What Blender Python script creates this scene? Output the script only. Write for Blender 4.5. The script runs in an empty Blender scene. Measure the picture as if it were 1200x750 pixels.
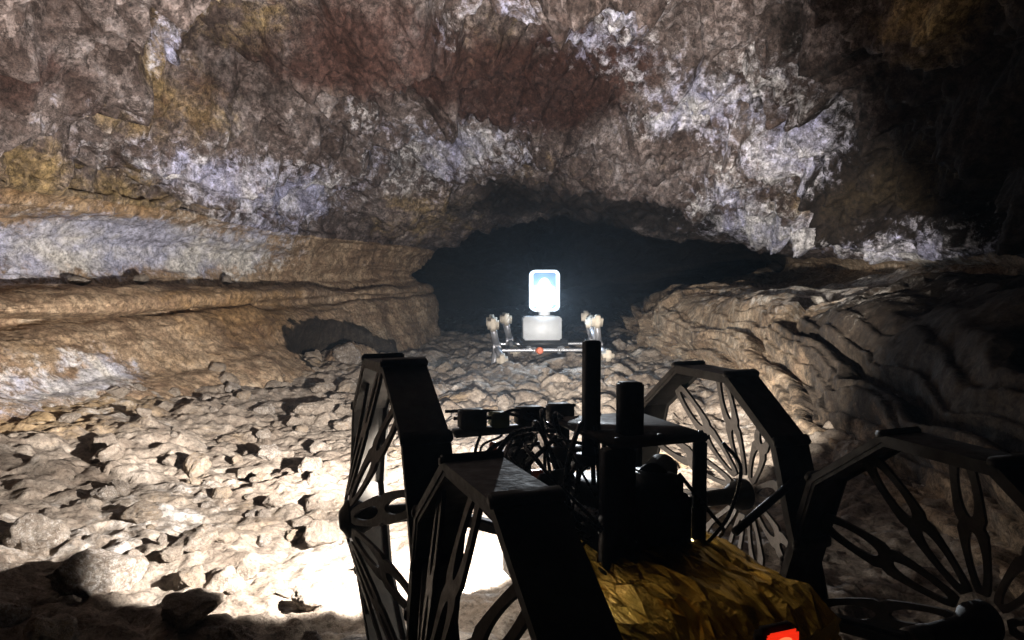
import bpy, bmesh, math, random
import numpy as np
from mathutils import Vector, Matrix, Quaternion

random.seed(7)
rng = np.random.default_rng(7)
scene = bpy.context.scene
C = scene.collection
R_ = math.radians

# ------------------------------------------------------------------ noise
def _hash(ix, iy, iz, seed):
    h = (ix.astype(np.int64) * 374761393 + iy.astype(np.int64) * 668265263 + iz.astype(np.int64) * 2147483647 + seed * 1274126177) & 0xFFFFFFFF
    h = ((h ^ (h >> 13)) * 1274126177) & 0xFFFFFFFF
    h = ((h ^ (h >> 16)) * 2246822519) & 0xFFFFFFFF
    return (h ^ (h >> 15)) & 0xFFFFFFFF

_G = rng.normal(size=(256, 3)); _G /= np.linalg.norm(_G, axis=1)[:, None]

def perlin(p, seed=0):
    i = np.floor(p).astype(np.int64); f = p - i
    u = f * f * f * (f * (f * 6 - 15) + 10)
    out = 0
    for dx in (0, 1):
        wx = u[:, 0] if dx else 1 - u[:, 0]
        for dy in (0, 1):
            wy = u[:, 1] if dy else 1 - u[:, 1]
            for dz in (0, 1):
                wz = u[:, 2] if dz else 1 - u[:, 2]
                g = _G[_hash(i[:, 0] + dx, i[:, 1] + dy, i[:, 2] + dz, seed) & 255]
                d = g[:, 0] * (f[:, 0] - dx) + g[:, 1] * (f[:, 1] - dy) + g[:, 2] * (f[:, 2] - dz)
                out = out + wx * wy * wz * d
    return out * 1.6

def fbm(p, octv=4, seed=0, gain=.5):
    a, s, out = 1.0, 1.0, 0
    for k in range(octv):
        out = out + a * perlin(p * s + 17.3 * k, seed + k); a *= gain; s *= 2.03
    return out

def ridged(p, octv=4, seed=0):
    a, s, out = 1.0, 1.0, 0
    for k in range(octv):
        out = out + a * (1 - 2 * np.abs(perlin(p * s + 9.1 * k, seed + k))); a *= .5; s *= 2.1
    return out * .6

def worley(p, seed=0):
    i = np.floor(p).astype(np.int64); f = p - i
    f1 = np.full(len(p), 9.); f2 = np.full(len(p), 9.); cid = np.zeros(len(p))
    for dx in (-1, 0, 1):
        for dy in (-1, 0, 1):
            for dz in (-1, 0, 1):
                h = _hash(i[:, 0] + dx, i[:, 1] + dy, i[:, 2] + dz, seed)
                jx = (h & 1023) / 1023.; jy = ((h >> 10) & 1023) / 1023.; jz = ((h >> 20) & 1023) / 1023.
                d = np.sqrt((dx + jx - f[:, 0])**2 + (dy + jy - f[:, 1])**2 + (dz + jz - f[:, 2])**2)
                nearer = d < f1
                f2 = np.where(nearer, f1, np.minimum(f2, d))
                cid = np.where(nearer, jx, cid)
                f1 = np.where(nearer, d, f1)
    return f1, f2, cid

def worley2(x, y, seed=0):
    ix = np.floor(x).astype(np.int64); iy = np.floor(y).astype(np.int64); fx = x - ix; fy = y - iy
    f1 = np.full(x.shape, 9.); f2 = np.full(x.shape, 9.); cid = np.zeros(x.shape)
    z = np.zeros_like(ix)
    for dx in (-1, 0, 1):
        for dy in (-1, 0, 1):
            h = _hash(ix + dx, iy + dy, z, seed)
            jx = .1 + .8 * (h & 1023) / 1023.; jy = .1 + .8 * ((h >> 10) & 1023) / 1023.
            d = np.sqrt((dx + jx - fx)**2 + (dy + jy - fy)**2)
            nearer = d < f1
            f2 = np.where(nearer, f1, np.minimum(f2, d))
            cid = np.where(nearer, ((h >> 20) & 1023) / 1023., cid)
            f1 = np.where(nearer, d, f1)
    return f1, f2, cid

def sstep(a, b, x):
    t = np.clip((x - a) / (b - a), 0, 1); return t * t * (3 - 2 * t)

# ------------------------------------------------------------------ node materials
def new_mat(name):
    m = bpy.data.materials.new(name); m.use_nodes = True
    nt = m.node_tree; nt.nodes.clear()
    out = nt.nodes.new('ShaderNodeOutputMaterial'); b = nt.nodes.new('ShaderNodeBsdfPrincipled')
    nt.links.new(b.outputs[0], out.inputs[0])
    return m, nt, b

def N(nt, typ, **kw):
    n = nt.nodes.new(typ)
    for k, v in kw.items():
        if k in n.inputs.keys() if isinstance(k, str) else False:
            n.inputs[k].default_value = v
        else:
            setattr(n, k, v)
    return n

def noise_n(nt, vec, scale, detail=8, rough=.6, dist=0.0):
    n = nt.nodes.new('ShaderNodeTexNoise')
    n.inputs['Scale'].default_value = scale; n.inputs['Detail'].default_value = detail
    n.inputs['Roughness'].default_value = rough; n.inputs['Distortion'].default_value = dist
    nt.links.new(vec, n.inputs['Vector']); return n.outputs['Fac']

def ramp(nt, fac, stops, interp='LINEAR'):
    r = nt.nodes.new('ShaderNodeValToRGB'); r.color_ramp.interpolation = interp
    el = r.color_ramp.elements
    while len(el) < len(stops): el.new(.5)
    for e, (p, c) in zip(el, stops):
        e.position = p; e.color = (*c, 1) if len(c) == 3 else c
    nt.links.new(fac, r.inputs[0]); return r.outputs[0]

def math_n(nt, op, a, b=None, clamp=False):
    n = nt.nodes.new('ShaderNodeMath'); n.operation = op; n.use_clamp = clamp
    for k, v in ((0, a), (1, b)):
        if v is None: continue
        if isinstance(v, (int, float)): n.inputs[k].default_value = v
        else: nt.links.new(v, n.inputs[k])
    return n.outputs[0]

def mix_c(nt, fac, a, b, blend='MIX'):
    n = nt.nodes.new('ShaderNodeMix'); n.data_type = 'RGBA'; n.blend_type = blend
    if isinstance(fac, (int, float)): n.inputs[0].default_value = fac
    else: nt.links.new(fac, n.inputs[0])
    for k, v in ((6, a), (7, b)):
        if isinstance(v, tuple): n.inputs[k].default_value = (*v, 1)
        else: nt.links.new(v, n.inputs[k])
    return n.outputs[2]

def mask_n(nt, noise, bias, lo, hi):
    s = math_n(nt, 'ADD', noise, bias)
    mr = nt.nodes.new('ShaderNodeMapRange'); mr.interpolation_type = 'SMOOTHSTEP'
    mr.inputs[1].default_value = lo; mr.inputs[2].default_value = hi
    nt.links.new(s, mr.inputs[0]); return mr.outputs[0]

def rock_material(name, base, white, ochre, red, dark, lum=1.0, bump=1.0, spec=.25, chip=(1.0, .45), grain=(.38, 1.5), cracks=.6):
    """Mineral-stained rock: base mottling + crust patches steered by the 'stain' attribute
    (r = pale crust, g = ochre, b = red-brown, a = black coating and painted shade), all broken up by noise."""
    m, nt, b = new_mat(name)
    tc = nt.nodes.new('ShaderNodeTexCoord'); P = tc.outputs['Object']
    at = nt.nodes.new('ShaderNodeAttribute'); at.attribute_name = 'stain_shade'
    sep = nt.nodes.new('ShaderNodeSeparateColor'); nt.links.new(at.outputs['Color'], sep.inputs[0])
    # lightly sheared coordinates so that crusts and stains trail along the rock
    n1 = noise_n(nt, P, 2.3, 6, .62, .6); n2 = noise_n(nt, P, 6.5, 7, .72, .4); n3 = noise_n(nt, P, 26, 6, .78)
    n4 = noise_n(nt, P, 3.1, 7, .72, .8); n5 = noise_n(nt, P, 2.6, 7, .7, .6); n6 = noise_n(nt, P, 85, 3, .6)
    n7 = noise_n(nt, P, 12, 7, .82, .4); n8 = noise_n(nt, P, 1.5, 6, .66, 1.0)
    def mad(*tw):
        r = None
        for n, w_ in tw:
            t = math_n(nt, 'MULTIPLY', n, w_); r = t if r is None else math_n(nt, 'ADD', r, t)
        return r
    bias = lambda o_: math_n(nt, 'SUBTRACT', o_, .5)
    bn = mad((n8, .40), (n2, .28), (n7, .32))
    col = ramp(nt, bn, [(.38, base[0]), (.455, base[1]), (.53, base[2]), (.62, base[3])])
    col = mix_c(nt, math_n(nt, 'MULTIPLY', mask_n(nt, mad((n4, .55), (n7, .45)), bias(sep.outputs[1]), .45, .68), .9), col, ochre)
    col = mix_c(nt, math_n(nt, 'MULTIPLY', mask_n(nt, mad((n5, .6), (n7, .4)), bias(sep.outputs[2]), .46, .70), .9), col, red)
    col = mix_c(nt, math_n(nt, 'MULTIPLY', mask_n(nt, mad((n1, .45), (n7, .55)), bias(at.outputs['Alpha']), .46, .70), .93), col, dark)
    wn = mad((n2, .35), (n7, .65))
    wcol = ramp(nt, n1, [(.4, white[0]), (.6, white[1])])
    col = mix_c(nt, math_n(nt, 'MULTIPLY', mask_n(nt, wn, bias(sep.outputs[0]), .475, .64), .94), col, wcol)
    mott = ramp(nt, n3, [(.34, (grain[0],) * 3), (.5, (.92, .92, .92)), (.66, (grain[1],) * 3)])
    col = mix_c(nt, 1.0, col, mott, 'MULTIPLY')
    crack = ramp(nt, math_n(nt, 'ABSOLUTE', math_n(nt, 'SUBTRACT', mad((n2, .6), (n7, .4)), .5)), [(.0, (.22, .20, .19)), (.022, (1, 1, 1))])
    col = mix_c(nt, cracks, col, crack, 'MULTIPLY')
    speck = ramp(nt, n6, [(.36, (.35, .33, .32)), (.47, (1, 1, 1))])
    col = mix_c(nt, .6, col, speck, 'MULTIPLY')
    if lum != 1.0: col = mix_c(nt, 1.0, col, (lum, lum, lum), 'MULTIPLY')
    nt.links.new(col, b.inputs['Base Color'])
    b.inputs['Roughness'].default_value = .82; b.inputs['Specular IOR Level'].default_value = spec
    vo = nt.nodes.new('ShaderNodeTexVoronoi'); vo.inputs['Scale'].default_value = 19
    wv = nt.nodes.new('ShaderNodeMix'); wv.data_type = 'VECTOR'; wv.inputs[0].default_value = .06
    nz = nt.nodes.new('ShaderNodeTexNoise'); nz.inputs['Scale'].default_value = 11; nz.inputs['Detail'].default_value = 5
    nt.links.new(P, nz.inputs['Vector']); nt.links.new(P, wv.inputs[4]); nt.links.new(nz.outputs['Color'], wv.inputs[5]); nt.links.new(wv.outputs[1], vo.inputs['Vector'])
    n3b = math_n(nt, 'SUBTRACT', math_n(nt, 'MULTIPLY', n3, chip[0]), math_n(nt, 'MULTIPLY', vo.outputs['Distance'], chip[1]))
    h = math_n(nt, 'ADD', math_n(nt, 'MULTIPLY', n3b, .6), math_n(nt, 'MULTIPLY', n6, .22))
    h = math_n(nt, 'ADD', h, math_n(nt, 'MULTIPLY', n7, .7))
    bp = nt.nodes.new('ShaderNodeBump'); bp.inputs['Strength'].default_value = .75 * bump; bp.inputs['Distance'].default_value = .022
    nt.links.new(h, bp.inputs['Height']); nt.links.new(bp.outputs[0], b.inputs['Normal'])
    return m

def simple(name, col, rough=.5, metal=0.0, var=.25, scale=14, bump=.0, spec=.5):
    m, nt, b = new_mat(name)
    tc = nt.nodes.new('ShaderNodeTexCoord'); P = tc.outputs['Object']
    n = noise_n(nt, P, scale, 8, .65); n2 = noise_n(nt, P, scale * 6, 5, .6)
    c0 = tuple(c * (1 - var) for c in col); c1 = tuple(min(1, c * (1 + var)) for c in col)
    nt.links.new(ramp(nt, n, [(.3, c0), (.7, c1)]), b.inputs['Base Color'])
    rr = ramp(nt, n2, [(.3, (max(0, rough - .12),) * 3), (.7, (min(1, rough + .12),) * 3)])
    nt.links.new(rr, b.inputs['Roughness'])
    b.inputs['Metallic'].default_value = metal; b.inputs['Specular IOR Level'].default_value = spec
    if bump:
        bp = nt.nodes.new('ShaderNodeBump'); bp.inputs['Strength'].default_value = bump; bp.inputs['Distance'].default_value = .004
        nt.links.new(n2, bp.inputs['Height']); nt.links.new(bp.outputs[0], b.inputs['Normal'])
    return m

def glow(name, col, strength):
    m, nt, b = new_mat(name)
    b.inputs['Base Color'].default_value = (*col, 1); b.inputs['Roughness'].default_value = .3
    b.inputs['Emission Color'].default_value = (*col, 1); b.inputs['Emission Strength'].default_value = strength
    return m

M = {}
M['ceiling'] = rock_material('ceiling_rock',
    [(.028, .019, .017), (.085, .060, .052), (.195, .157, .146), (.39, .352, .352)],
    [(.47, .475, .66), (.74, .72, .73)], (.40, .28, .12), (.055, .024, .018), (.014, .010, .008), grain=(.25, 1.7), cracks=.85)
M['wall'] = rock_material('wall_rock',
    [(.12, .075, .048), (.29, .195, .125), (.46, .335, .22), (.55, .45, .34)],
    [(.50, .51, .64), (.72, .69, .65)], (.36, .22, .10), (.10, .05, .028), (.012, .009, .008), bump=.7, chip=(.9, .2), grain=(.36, 1.45), cracks=.75)
M['ledge'] = rock_material('ledge_rock',
    [(.12, .078, .05), (.31, .22, .145), (.47, .36, .25), (.58, .49, .38)],
    [(.52, .50, .48), (.62, .58, .52)], (.34, .20, .08), (.12, .06, .035), (.016, .012, .010), bump=.7, chip=(.9, .2), grain=(.36, 1.4), cracks=.6)
M['floor'] = rock_material('floor_rock',
    [(.13, .10, .075), (.245, .198, .158), (.335, .285, .235), (.44, .39, .34)],
    [(.54, .52, .50), (.62, .58, .54)], (.40, .28, .15), (.20, .12, .08), (.06, .045, .035), bump=.9, grain=(.55, 1.3), cracks=.25)
M['stone'] = M['floor']
M['black'] = simple('black_anodised_metal', (.02, .019, .018), .55, .2, .3, 20)
M['wheel'] = simple('dusty_wheel_metal', (.03, .026, .021), .65, .15, .85, 9, .2)
M['spoke'] = simple('dusty_spoke_metal', (.06, .05, .042), .55, .3, .3, 22, .2)
M['grey'] = simple('grey_metal', (.12, .115, .11), .45, .6, .25, 25)
M['plate'] = simple('dusty_dark_plate', (.075, .063, .052), .75, .1, .3, 12)
M['cable'] = simple('cable_rubber', (.022, .022, .024), .3, 0, .2, 30)
M['orange'] = simple('orange_paint', (.55, .10, .02), .45, 0, .15, 20)
M['white'] = simple('white_enclosure', (.62, .65, .68), .5, 0, .1, 12)
M['alu'] = simple('brushed_aluminium', (.72, .74, .78), .3, .85, .1, 40)
M['leg'] = simple('grey_leg_metal', (.34, .34, .36), .45, .5, .15, 30)
M['pad'] = simple('cream_rubber_pad', (.56, .50, .41), .75, 0, .15, 30)
M['lamp'] = glow('lamp_light', (.66, .83, 1.0), 110)
M['lamp_mid'] = glow('lamp_globe', (.62, .82, 1.0), 9)
M['lamp_frame'] = glow('lamp_frame', (.70, .84, 1.0), 1.1)
M['lamp_soft'] = glow('lamp_backplate', (.30, .48, .80), .32)
M['red'] = glow('red_lens', (1.0, .03, .008), .85)
M['red_core'] = glow('red_filament', (1.0, .11, .04), 2.2)
M['headlens'] = glow('headlamp_lens', (1.0, .95, .88), 10)
M['green'] = simple('green_label', (.20, .24, .10), .6, 0, .1, 30)

def foil_mat():
    m, nt, b = new_mat('gold_foil')
    tc = nt.nodes.new('ShaderNodeTexCoord'); P = tc.outputs['Object']
    mp = nt.nodes.new('ShaderNodeMapping'); mp.inputs['Scale'].default_value = (1.6, .22, 1.2); mp.inputs['Rotation'].default_value = (0, 0, .12)
    nt.links.new(P, mp.inputs[0])
    n = noise_n(nt, mp.outputs[0], 34, 6, .6, 1.6); n2 = noise_n(nt, P, 120, 3, .5, .5); n3 = noise_n(nt, P, 9, 4, .6)
    nt.links.new(ramp(nt, n3, [(.3, (.82, .50, .05)), (.7, (1.0, .74, .14))]), b.inputs['Base Color'])
    b.inputs['Metallic'].default_value = .93; b.inputs['Roughness'].default_value = .15
    bp = nt.nodes.new('ShaderNodeBump'); bp.inputs['Strength'].default_value = .55; bp.inputs['Distance'].default_value = .012
    h = math_n(nt, 'ADD', n, math_n(nt, 'MULTIPLY', n2, .12))
    nt.links.new(h, bp.inputs['Height']); nt.links.new(bp.outputs[0], b.inputs['Normal'])
    return m
M['foil'] = foil_mat()

# ------------------------------------------------------------------ mesh helpers
class MB:
    def __init__(s): s.v = []; s.f = []
    def add(s, verts, faces, mtx=None):
        o = len(s.v)
        s.v += [tuple(mtx @ Vector(p)) if mtx is not None else tuple(p) for p in verts]
        s.f += [tuple(i + o for i in f) for f in faces]; return s
    def box(s, c, size, bev=.0, rot=None):
        bm = bmesh.new(); bmesh.ops.create_cube(bm, size=1)
        for v in bm.verts: v.co = Vector((v.co.x * size[0], v.co.y * size[1], v.co.z * size[2]))
        if bev: bmesh.ops.bevel(bm, geom=bm.edges[:], offset=bev, segments=2, affect='EDGES')
        mt = Matrix.Translation(c) @ (rot.to_matrix().to_4x4() if rot is not None else Matrix())
        bm.verts.index_update()
        s.add([v.co for v in bm.verts], [[v.index for v in f.verts] for f in bm.faces], mt); bm.free(); return s
    def beam(s, a, b, w, h, bev=.002, up=(0, 0, 1)):
        a, b = Vector(a), Vector(b); d = b - a; q = d.to_track_quat('Y', 'Z')
        return s.box((a + b) / 2, (w, d.length, h), bev, q)
    def tube(s, pts, r, n=8, r_end=None, cap=True):
        pts = [Vector(p) for p in pts]; k = len(pts); verts = []; faces = []
        t0 = (pts[1] - pts[0]).normalized(); ref = Vector((0, 0, 1)) if abs(t0.z) < .9 else Vector((1, 0, 0))
        u = t0.cross(ref).normalized()
        for i, p in enumerate(pts):
            t = (pts[min(i + 1, k - 1)] - pts[max(i - 1, 0)]).normalized()
            u = (u - t * u.dot(t)).normalized(); w = t.cross(u)
            rr = r if r_end is None else r + (r_end - r) * i / (k - 1)
            for j in range(n):
                a = 2 * math.pi * j / n; verts.append(p + (u * math.cos(a) + w * math.sin(a)) * rr)
        for i in range(k - 1):
            for j in range(n):
                faces.append((i * n + j, i * n + (j + 1) % n, (i + 1) * n + (j + 1) % n, (i + 1) * n + j))
        if cap: faces += [tuple(range(n))[::-1], tuple(range((k - 1) * n, k * n))]
        return s.add(verts, faces)
    def lathe(s, prof, axis='X', n=24, mtx=None):
        verts = []; faces = []
        for x, r in prof:
            for j in range(n):
                a = 2 * math.pi * j / n
                verts.append((x, r * math.cos(a), r * math.sin(a)) if axis == 'X' else (r * math.cos(a), r * math.sin(a), x))
        for i in range(len(prof) - 1):
            for j in range(n):
                faces.append((i * n + j, i * n + (j + 1) % n, (i + 1) * n + (j + 1) % n, (i + 1) * n + j))
        faces += [tuple(range(n))[::-1], tuple(range((len(prof) - 1) * n, len(prof) * n))]
        return s.add(verts, faces, mtx)
    def build(s, name, mat, parent=None, smooth=True, angle=35):
        me = bpy.data.meshes.new(name); me.from_pydata(s.v, [], s.f); me.validate()
        bm = bmesh.new(); bm.from_mesh(me); bmesh.ops.recalc_face_normals(bm, faces=bm.faces)
        for e in bm.edges:
            if len(e.link_faces) == 2 and e.calc_face_angle(0) > R_(angle): e.smooth = False
        bm.to_mesh(me); bm.free()
        me.polygons.foreach_set('use_smooth', [smooth] * len(me.polygons))
        me.materials.append(mat)
        o = bpy.data.objects.new(name, me); C.objects.link(o)
        if parent: o.parent = parent
        return o

def bez(pts, n=8):
    """Catmull-Rom through pts."""
    P = [Vector(p) for p in pts]; P = [P[0] * 2 - P[1]] + P + [P[-1] * 2 - P[-2]]; out = []
    for i in range(1, len(P) - 2):
        for k in range(n):
            t = k / n; a, b, c, d = P[i - 1], P[i], P[i + 1], P[i + 2]
            out.append(.5 * ((2 * b) + (c - a) * t + (2 * a - 5 * b + 4 * c - d) * t * t + (-a + 3 * b - 3 * c + d) * t**3))
    out.append(P[-2]); return out

def tag(o, label=None, cat=None, group=None, kind=None):
    if label: o['label'] = label
    if cat: o['category'] = cat
    if group: o['group'] = group
    if kind: o['kind'] = kind
    return o

def empty(name, loc, rz=0):
    o = bpy.data.objects.new(name, None); C.objects.link(o); o.location = loc; o.rotation_euler = (0, 0, rz); o.empty_display_size = .1
    return o

def copy_tree(o, parent=None):
    c = o.copy(); C.objects.link(c); c.parent = parent
    for ch in list(o.children): copy_tree(ch, c)
    return c

def grid_mesh(name, V, nr, nc, mat, stain_shade=None, flip=False):
    me = bpy.data.meshes.new(name)
    idx = np.arange(nr * nc).reshape(nr, nc)
    a, b, c, d = idx[:-1, :-1].ravel(), idx[1:, :-1].ravel(), idx[1:, 1:].ravel(), idx[:-1, 1:].ravel()
    F = np.stack([a, d, c, b] if flip else [a, b, c, d], 1)
    me.vertices.add(len(V)); me.vertices.foreach_set('co', V.astype(np.float32).ravel())
    me.loops.add(F.size); me.loops.foreach_set('vertex_index', F.astype(np.int32).ravel())
    me.polygons.add(len(F)); me.polygons.foreach_set('loop_start', np.arange(0, F.size, 4, dtype=np.int32))
    me.polygons.foreach_set('loop_total', np.full(len(F), 4, np.int32))
    me.polygons.foreach_set('use_smooth', np.ones(len(F), bool))
    me.update(calc_edges=True)
    if stain_shade is not None:
        at = me.attributes.new('stain_shade', 'FLOAT_COLOR', 'POINT'); at.data.foreach_set('color', stain_shade.astype(np.float32).ravel())
    me.materials.append(mat)
    o = bpy.data.objects.new(name, me); C.objects.link(o); return o

# ------------------------------------------------------------------ cave shell
YS_KEY = [-5., 0., 3.5, 5.2, 6.8, 8.6, 9.6, 11., 15., 22.]
A = [(-1.5, -.5), (-1.85, .02), (-2.3, .24), (-2.54, .455), (-2.80, .50), (-2.60, .54), (-2.70, .655), (-3.42, .71), (-3.5, .98),
     (-3.0, 1.27), (-2.98, 1.42), (-2.2, 1.92), (-1.1, 2.36), (.1, 2.5), (1.2, 2.3), (1.95, 1.8), (2.5, 1.2), (2.75, .86),
     (3.0, .74), (2.3, .66), (1.75, .52), (1.42, .26), (1.22, -.02), (1.0, -.5)]
B = [(-1.2, -.5), (-1.5, .05), (-1.85, .28), (-2.04, .48), (-2.26, .525), (-2.08, .56), (-2.15, .66), (-2.76, .71), (-2.86, .96),
     (-2.48, 1.23), (-2.46, 1.4), (-1.8, 1.85), (-.9, 2.2), (.2, 2.36), (1.2, 2.2), (2.0, 1.75), (2.6, 1.22), (2.9, .90),
     (3.1, .76), (2.4, .68), (1.85, .55), (1.55, .3), (1.38, 0), (1.1, -.5)]
Cc = [(-1.0, -.5), (-1.2, .08), (-1.45, .32), (-1.62, .51), (-1.79, .55), (-1.65, .585), (-1.70, .665), (-2.15, .70), (-2.24, .92),
     (-1.95, 1.15), (-1.9, 1.32), (-1.35, 1.66), (-.6, 1.90), (.3, 2.0), (1.25, 1.88), (2.1, 1.56), (2.8, 1.2), (3.2, .95),
     (3.3, .8), (2.5, .66), (1.75, .56), (1.35, .34), (1.22, 0), (1.0, -.5)]
D = [(-.75, -.5), (-.85, .08), (-.92, .32), (-.96, .53), (-1.08, .57), (-.99, .6), (-1.02, .67), (-1.2, .71), (-1.22, .85),
    
     (-1.0, 1.1), (-.85, 1.22), (-.5, 1.38), (-.1, 1.48), (.5, 1.54), (1.3, 1.46), (2.3, 1.3), (3.0, 1.18), (3.4, 1.0),
     (3.4, .86), (2.8, .68), (2.0, .6), (1.6, .38), (1.45, 0), (1.3, -.5)]
E = [(-1.2, -.6), (-1.4, .0), (-1.6, .3), (-1.8, .6), (-1.9, .7), (-2.1, .8), (-2.2, .9), (-2.2, 1.0), (-2.1, 1.2),
     (-2.0, 1.35), (-1.7, 1.5), (-1.0, 1.7), (-.4, 1.85), (.5, 1.9), (1.4, 1.85), (2.5, 1.7), (3.4, 1.4), (3.8, 1.15),
     (3.8, .9), (3.2, .66), (2.4, .5), (2.0, .3), (1.8, 0), (1.6, -.6)]
def scl(S, cx, cz, k): return [(cx + (x - cx) * k, cz + (z - cz) * k) for x, z in S]
KEYS = [scl(A, 0, .8, .55), A, A, B, Cc, D, D, E, scl(E, .8, .8, 1.25), scl(E, .8, .4, .12)]
KEYS[6] = [(x * 1.06 - .12, z * 1.03) for x, z in D]
KEYS = np.array(KEYS)                                              # (ky, npt, 2)

def catmull(arr, t):
    """arr (n, ...) sampled at float index t."""
    n = len(arr); i = np.clip(np.floor(t).astype(int), 0, n - 2); f = (t - i).reshape(-1, *([1] * (arr.ndim - 1)))
    p0 = arr[np.clip(i - 1, 0, n - 1)]; p1 = arr[i]; p2 = arr[i + 1]; p3 = arr[np.clip(i + 2, 0, n - 1)]
    return p1 + .5 * f * (p2 - p0 + f * (2 * p0 - 5 * p1 + 4 * p2 - p3 + f * (3 * (p1 - p2) + p3 - p0)))

ys = [-5.]
while ys[-1] < 22:
    y = ys[-1]
    ys.append(y + (.12 if y < 1.2 else .0125 if y < 4 else .0125 + (y - 4) * .0022 if y < 11 else .12))
ys = np.array(ys); ys[-1] = 22
kt = np.interp(ys, YS_KEY, np.arange(len(YS_KEY)))
sections = catmull(KEYS, kt)                                        # (ny, npt, 2)
NP = KEYS.shape[1]
per = [6] + [18, 24, 12, 12, 16, 24, 18, 26, 12, 20, 44, 56, 56, 56, 48, 40, 26, 16, 30, 34, 30, 22, 8]
ts = np.concatenate([i + np.arange(n) / n for i, n in enumerate(per[:NP - 1])] + [[NP - 1]])
prof = catmull(np.swapaxes(sections, 0, 1), ts)                     # (nt, ny, 2)
nt_, ny_ = prof.shape[:2]
P0 = np.stack([prof[..., 0], np.broadcast_to(ys, (nt_, ny_)), prof[..., 1]], -1)
dt = np.gradient(P0, axis=0); dy = np.gradient(P0, axis=1)
Nn = np.cross(dt, dy); Nn /= np.linalg.norm(Nn, axis=-1, keepdims=True) + 1e-9
cen = np.array([0.2, 0, .9]); flipm = ((Nn * (cen - P0 * [1, 0, 1])).sum(-1) < 0).mean() > .5
if flipm: Nn = -Nn                                                  # now points into the cave
P0f = P0.reshape(-1, 3); Nf = Nn.reshape(-1, 3)
tt = np.repeat(ts, ny_); yy = P0f[:, 1]
w_ceil = sstep(8.6, 10., tt) * (1 - sstep(16.6, 17.4, tt))
w_left = 1 - sstep(8.6, 9.6, tt); w_right = sstep(17, 18.2, tt)
# ceiling: blocky, knobbly
q = P0f + .12 * np.stack([fbm(P0f * 1.7, 3, 50), fbm(P0f * 1.7, 3, 60), fbm(P0f * 1.7, 3, 70)], 1)
f1, f2, cid = worley(q * [3.1, 2.6, 3.1], 5)
f1b, f2b, cidb = worley(q * [8.5, 7.5, 8.5], 6)
big = fbm(P0f * .9, 3, 3)
rid = ridged(q * 2.2, 4, 8)
med = fbm(q * 6.5, 4, 14)
fine = fbm(P0f * 22, 3, 20)
f1c, f2c, cidc = worley(q * [1.35, 1.0, 1.35] + 3.3, 9)
mid = fbm(P0f * 2.6 + 5, 3, 23)
d_ceil = .34 * big + .20 * mid + .09 * rid + .10 * (cidc - .5) * sstep(0, .45, f2c - f1c) + .08 * (cid - .5) * sstep(.0, .4, f2 - f1) + .045 * (cidb - .5) * sstep(0, .3, f2b - f1b) + .05 * med + .026 * fine
# broad overhanging shelves crossing the roof obliquely
s = (P0f[:, 0] * .50 + P0f[:, 1] * .86) * .80 + .7 * fbm(P0f * .7, 3, 33)
fr = s - np.floor(s); d_ceil += .26 * (fr**1.4 - .4) * sstep(0, .10, 1 - fr)
d_ceil *= .45 + .55 * sstep(.25, .9, np.minimum(tt - 8.6, 17.2 - tt))
d_ceil *= 1 - .62 * sstep(6.4, 8.4, yy)
# walls: bedded strata
st = P0f[:, 2] * 1.0 + .05 * fbm(P0f * [.8, .35, .8], 3, 41)
str_ = perlin(np.stack([st * 13, P0f[:, 1] * .35, P0f[:, 0] * .4], 1), 44) * .05 + perlin(np.stack([st * 34, P0f[:, 1] * .7, P0f[:, 0] * .7], 1), 45) * .022
bank = 1 - sstep(3.0, 4.2, tt)
d_left = .07 * fbm(P0f * [.9, .5, .9], 3, 4) + str_ * (.30 + .7 * sstep(6.6, 7.2, tt)) * (1 - .45 * ((tt > 3) & (tt < 7))) + .018 * fbm(q * [5, 2.5, 5], 4, 15) + .007 * fine
d_left += .05 * bank * fbm(P0f * [1.5, 1.0, 2.0], 3, 61) + .03 * (cidb - .5) * sstep(0, .2, f2b - f1b) * sstep(7.0, 7.6, tt)
# a recess at the foot of the bank, painted as an arch-shaped cast shadow
arch_shadow = np.sqrt(((P0f[:, 1] - 6.3) / .86) ** 2 + ((P0f[:, 2] - .02) / .40) ** 2)
arch_shadow = np.where(arch_shadow < .52, 2 - 1.6 * arch_shadow, arch_shadow)
d_left -= .35 * (1 - sstep(.55, 1.0, arch_shadow)) * (tt < 4)
# right ledge: tilted slabs stepping down towards the camera
sr = (P0f[:, 2] * .9 - P0f[:, 0] * .22 - P0f[:, 1] * .075) * 7.2 + .45 * fbm(P0f * 1.0, 3, 46)
frr = sr - np.floor(sr)
fr3 = (sr * 3.1 + .3 * mid) % 1.0
d_right = .045 * (fr3 - .5) * sstep(0, .18, 1 - fr3) + .13 * (frr - .5) * sstep(0, .14, 1 - frr) + .09 * fbm(P0f * .9, 3, 47) + .014 * med + .008 * fine + .03 * perlin(np.stack([sr * 3.1, P0f[:, 1] * .6, P0f[:, 0]], 1), 48)
disp = w_ceil * d_ceil + w_left * d_left + w_right * d_right
disp *= .25 + .75 * sstep(.2, 1.2, tt)
V = P0f + Nf * disp[:, None]
# stains and painted shade ------------------------------------------------------------
def blob(c, r, power=1.0):
    d = np.sqrt((((V + .10 * np.stack([med, rid * .6, big], 1)) - np.array(c)) ** 2 / np.array(r) ** 2).sum(1))
    return np.clip(1 - d, 0, 1) ** power
stain_shade = np.full((len(V), 4), 0.42)
def paint(ch, c, r, amt): stain_shade[:, ch] += amt * blob(c, r)
stain_shade[:, 0] = .355; stain_shade[:, 1] = .385; stain_shade[:, 2] = .365; stain_shade[:, 3] = .33 - .35 * np.clip(disp, -.25, .15) * w_ceil  # coating deepened in roof recesses, painting in their relief shade
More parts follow.
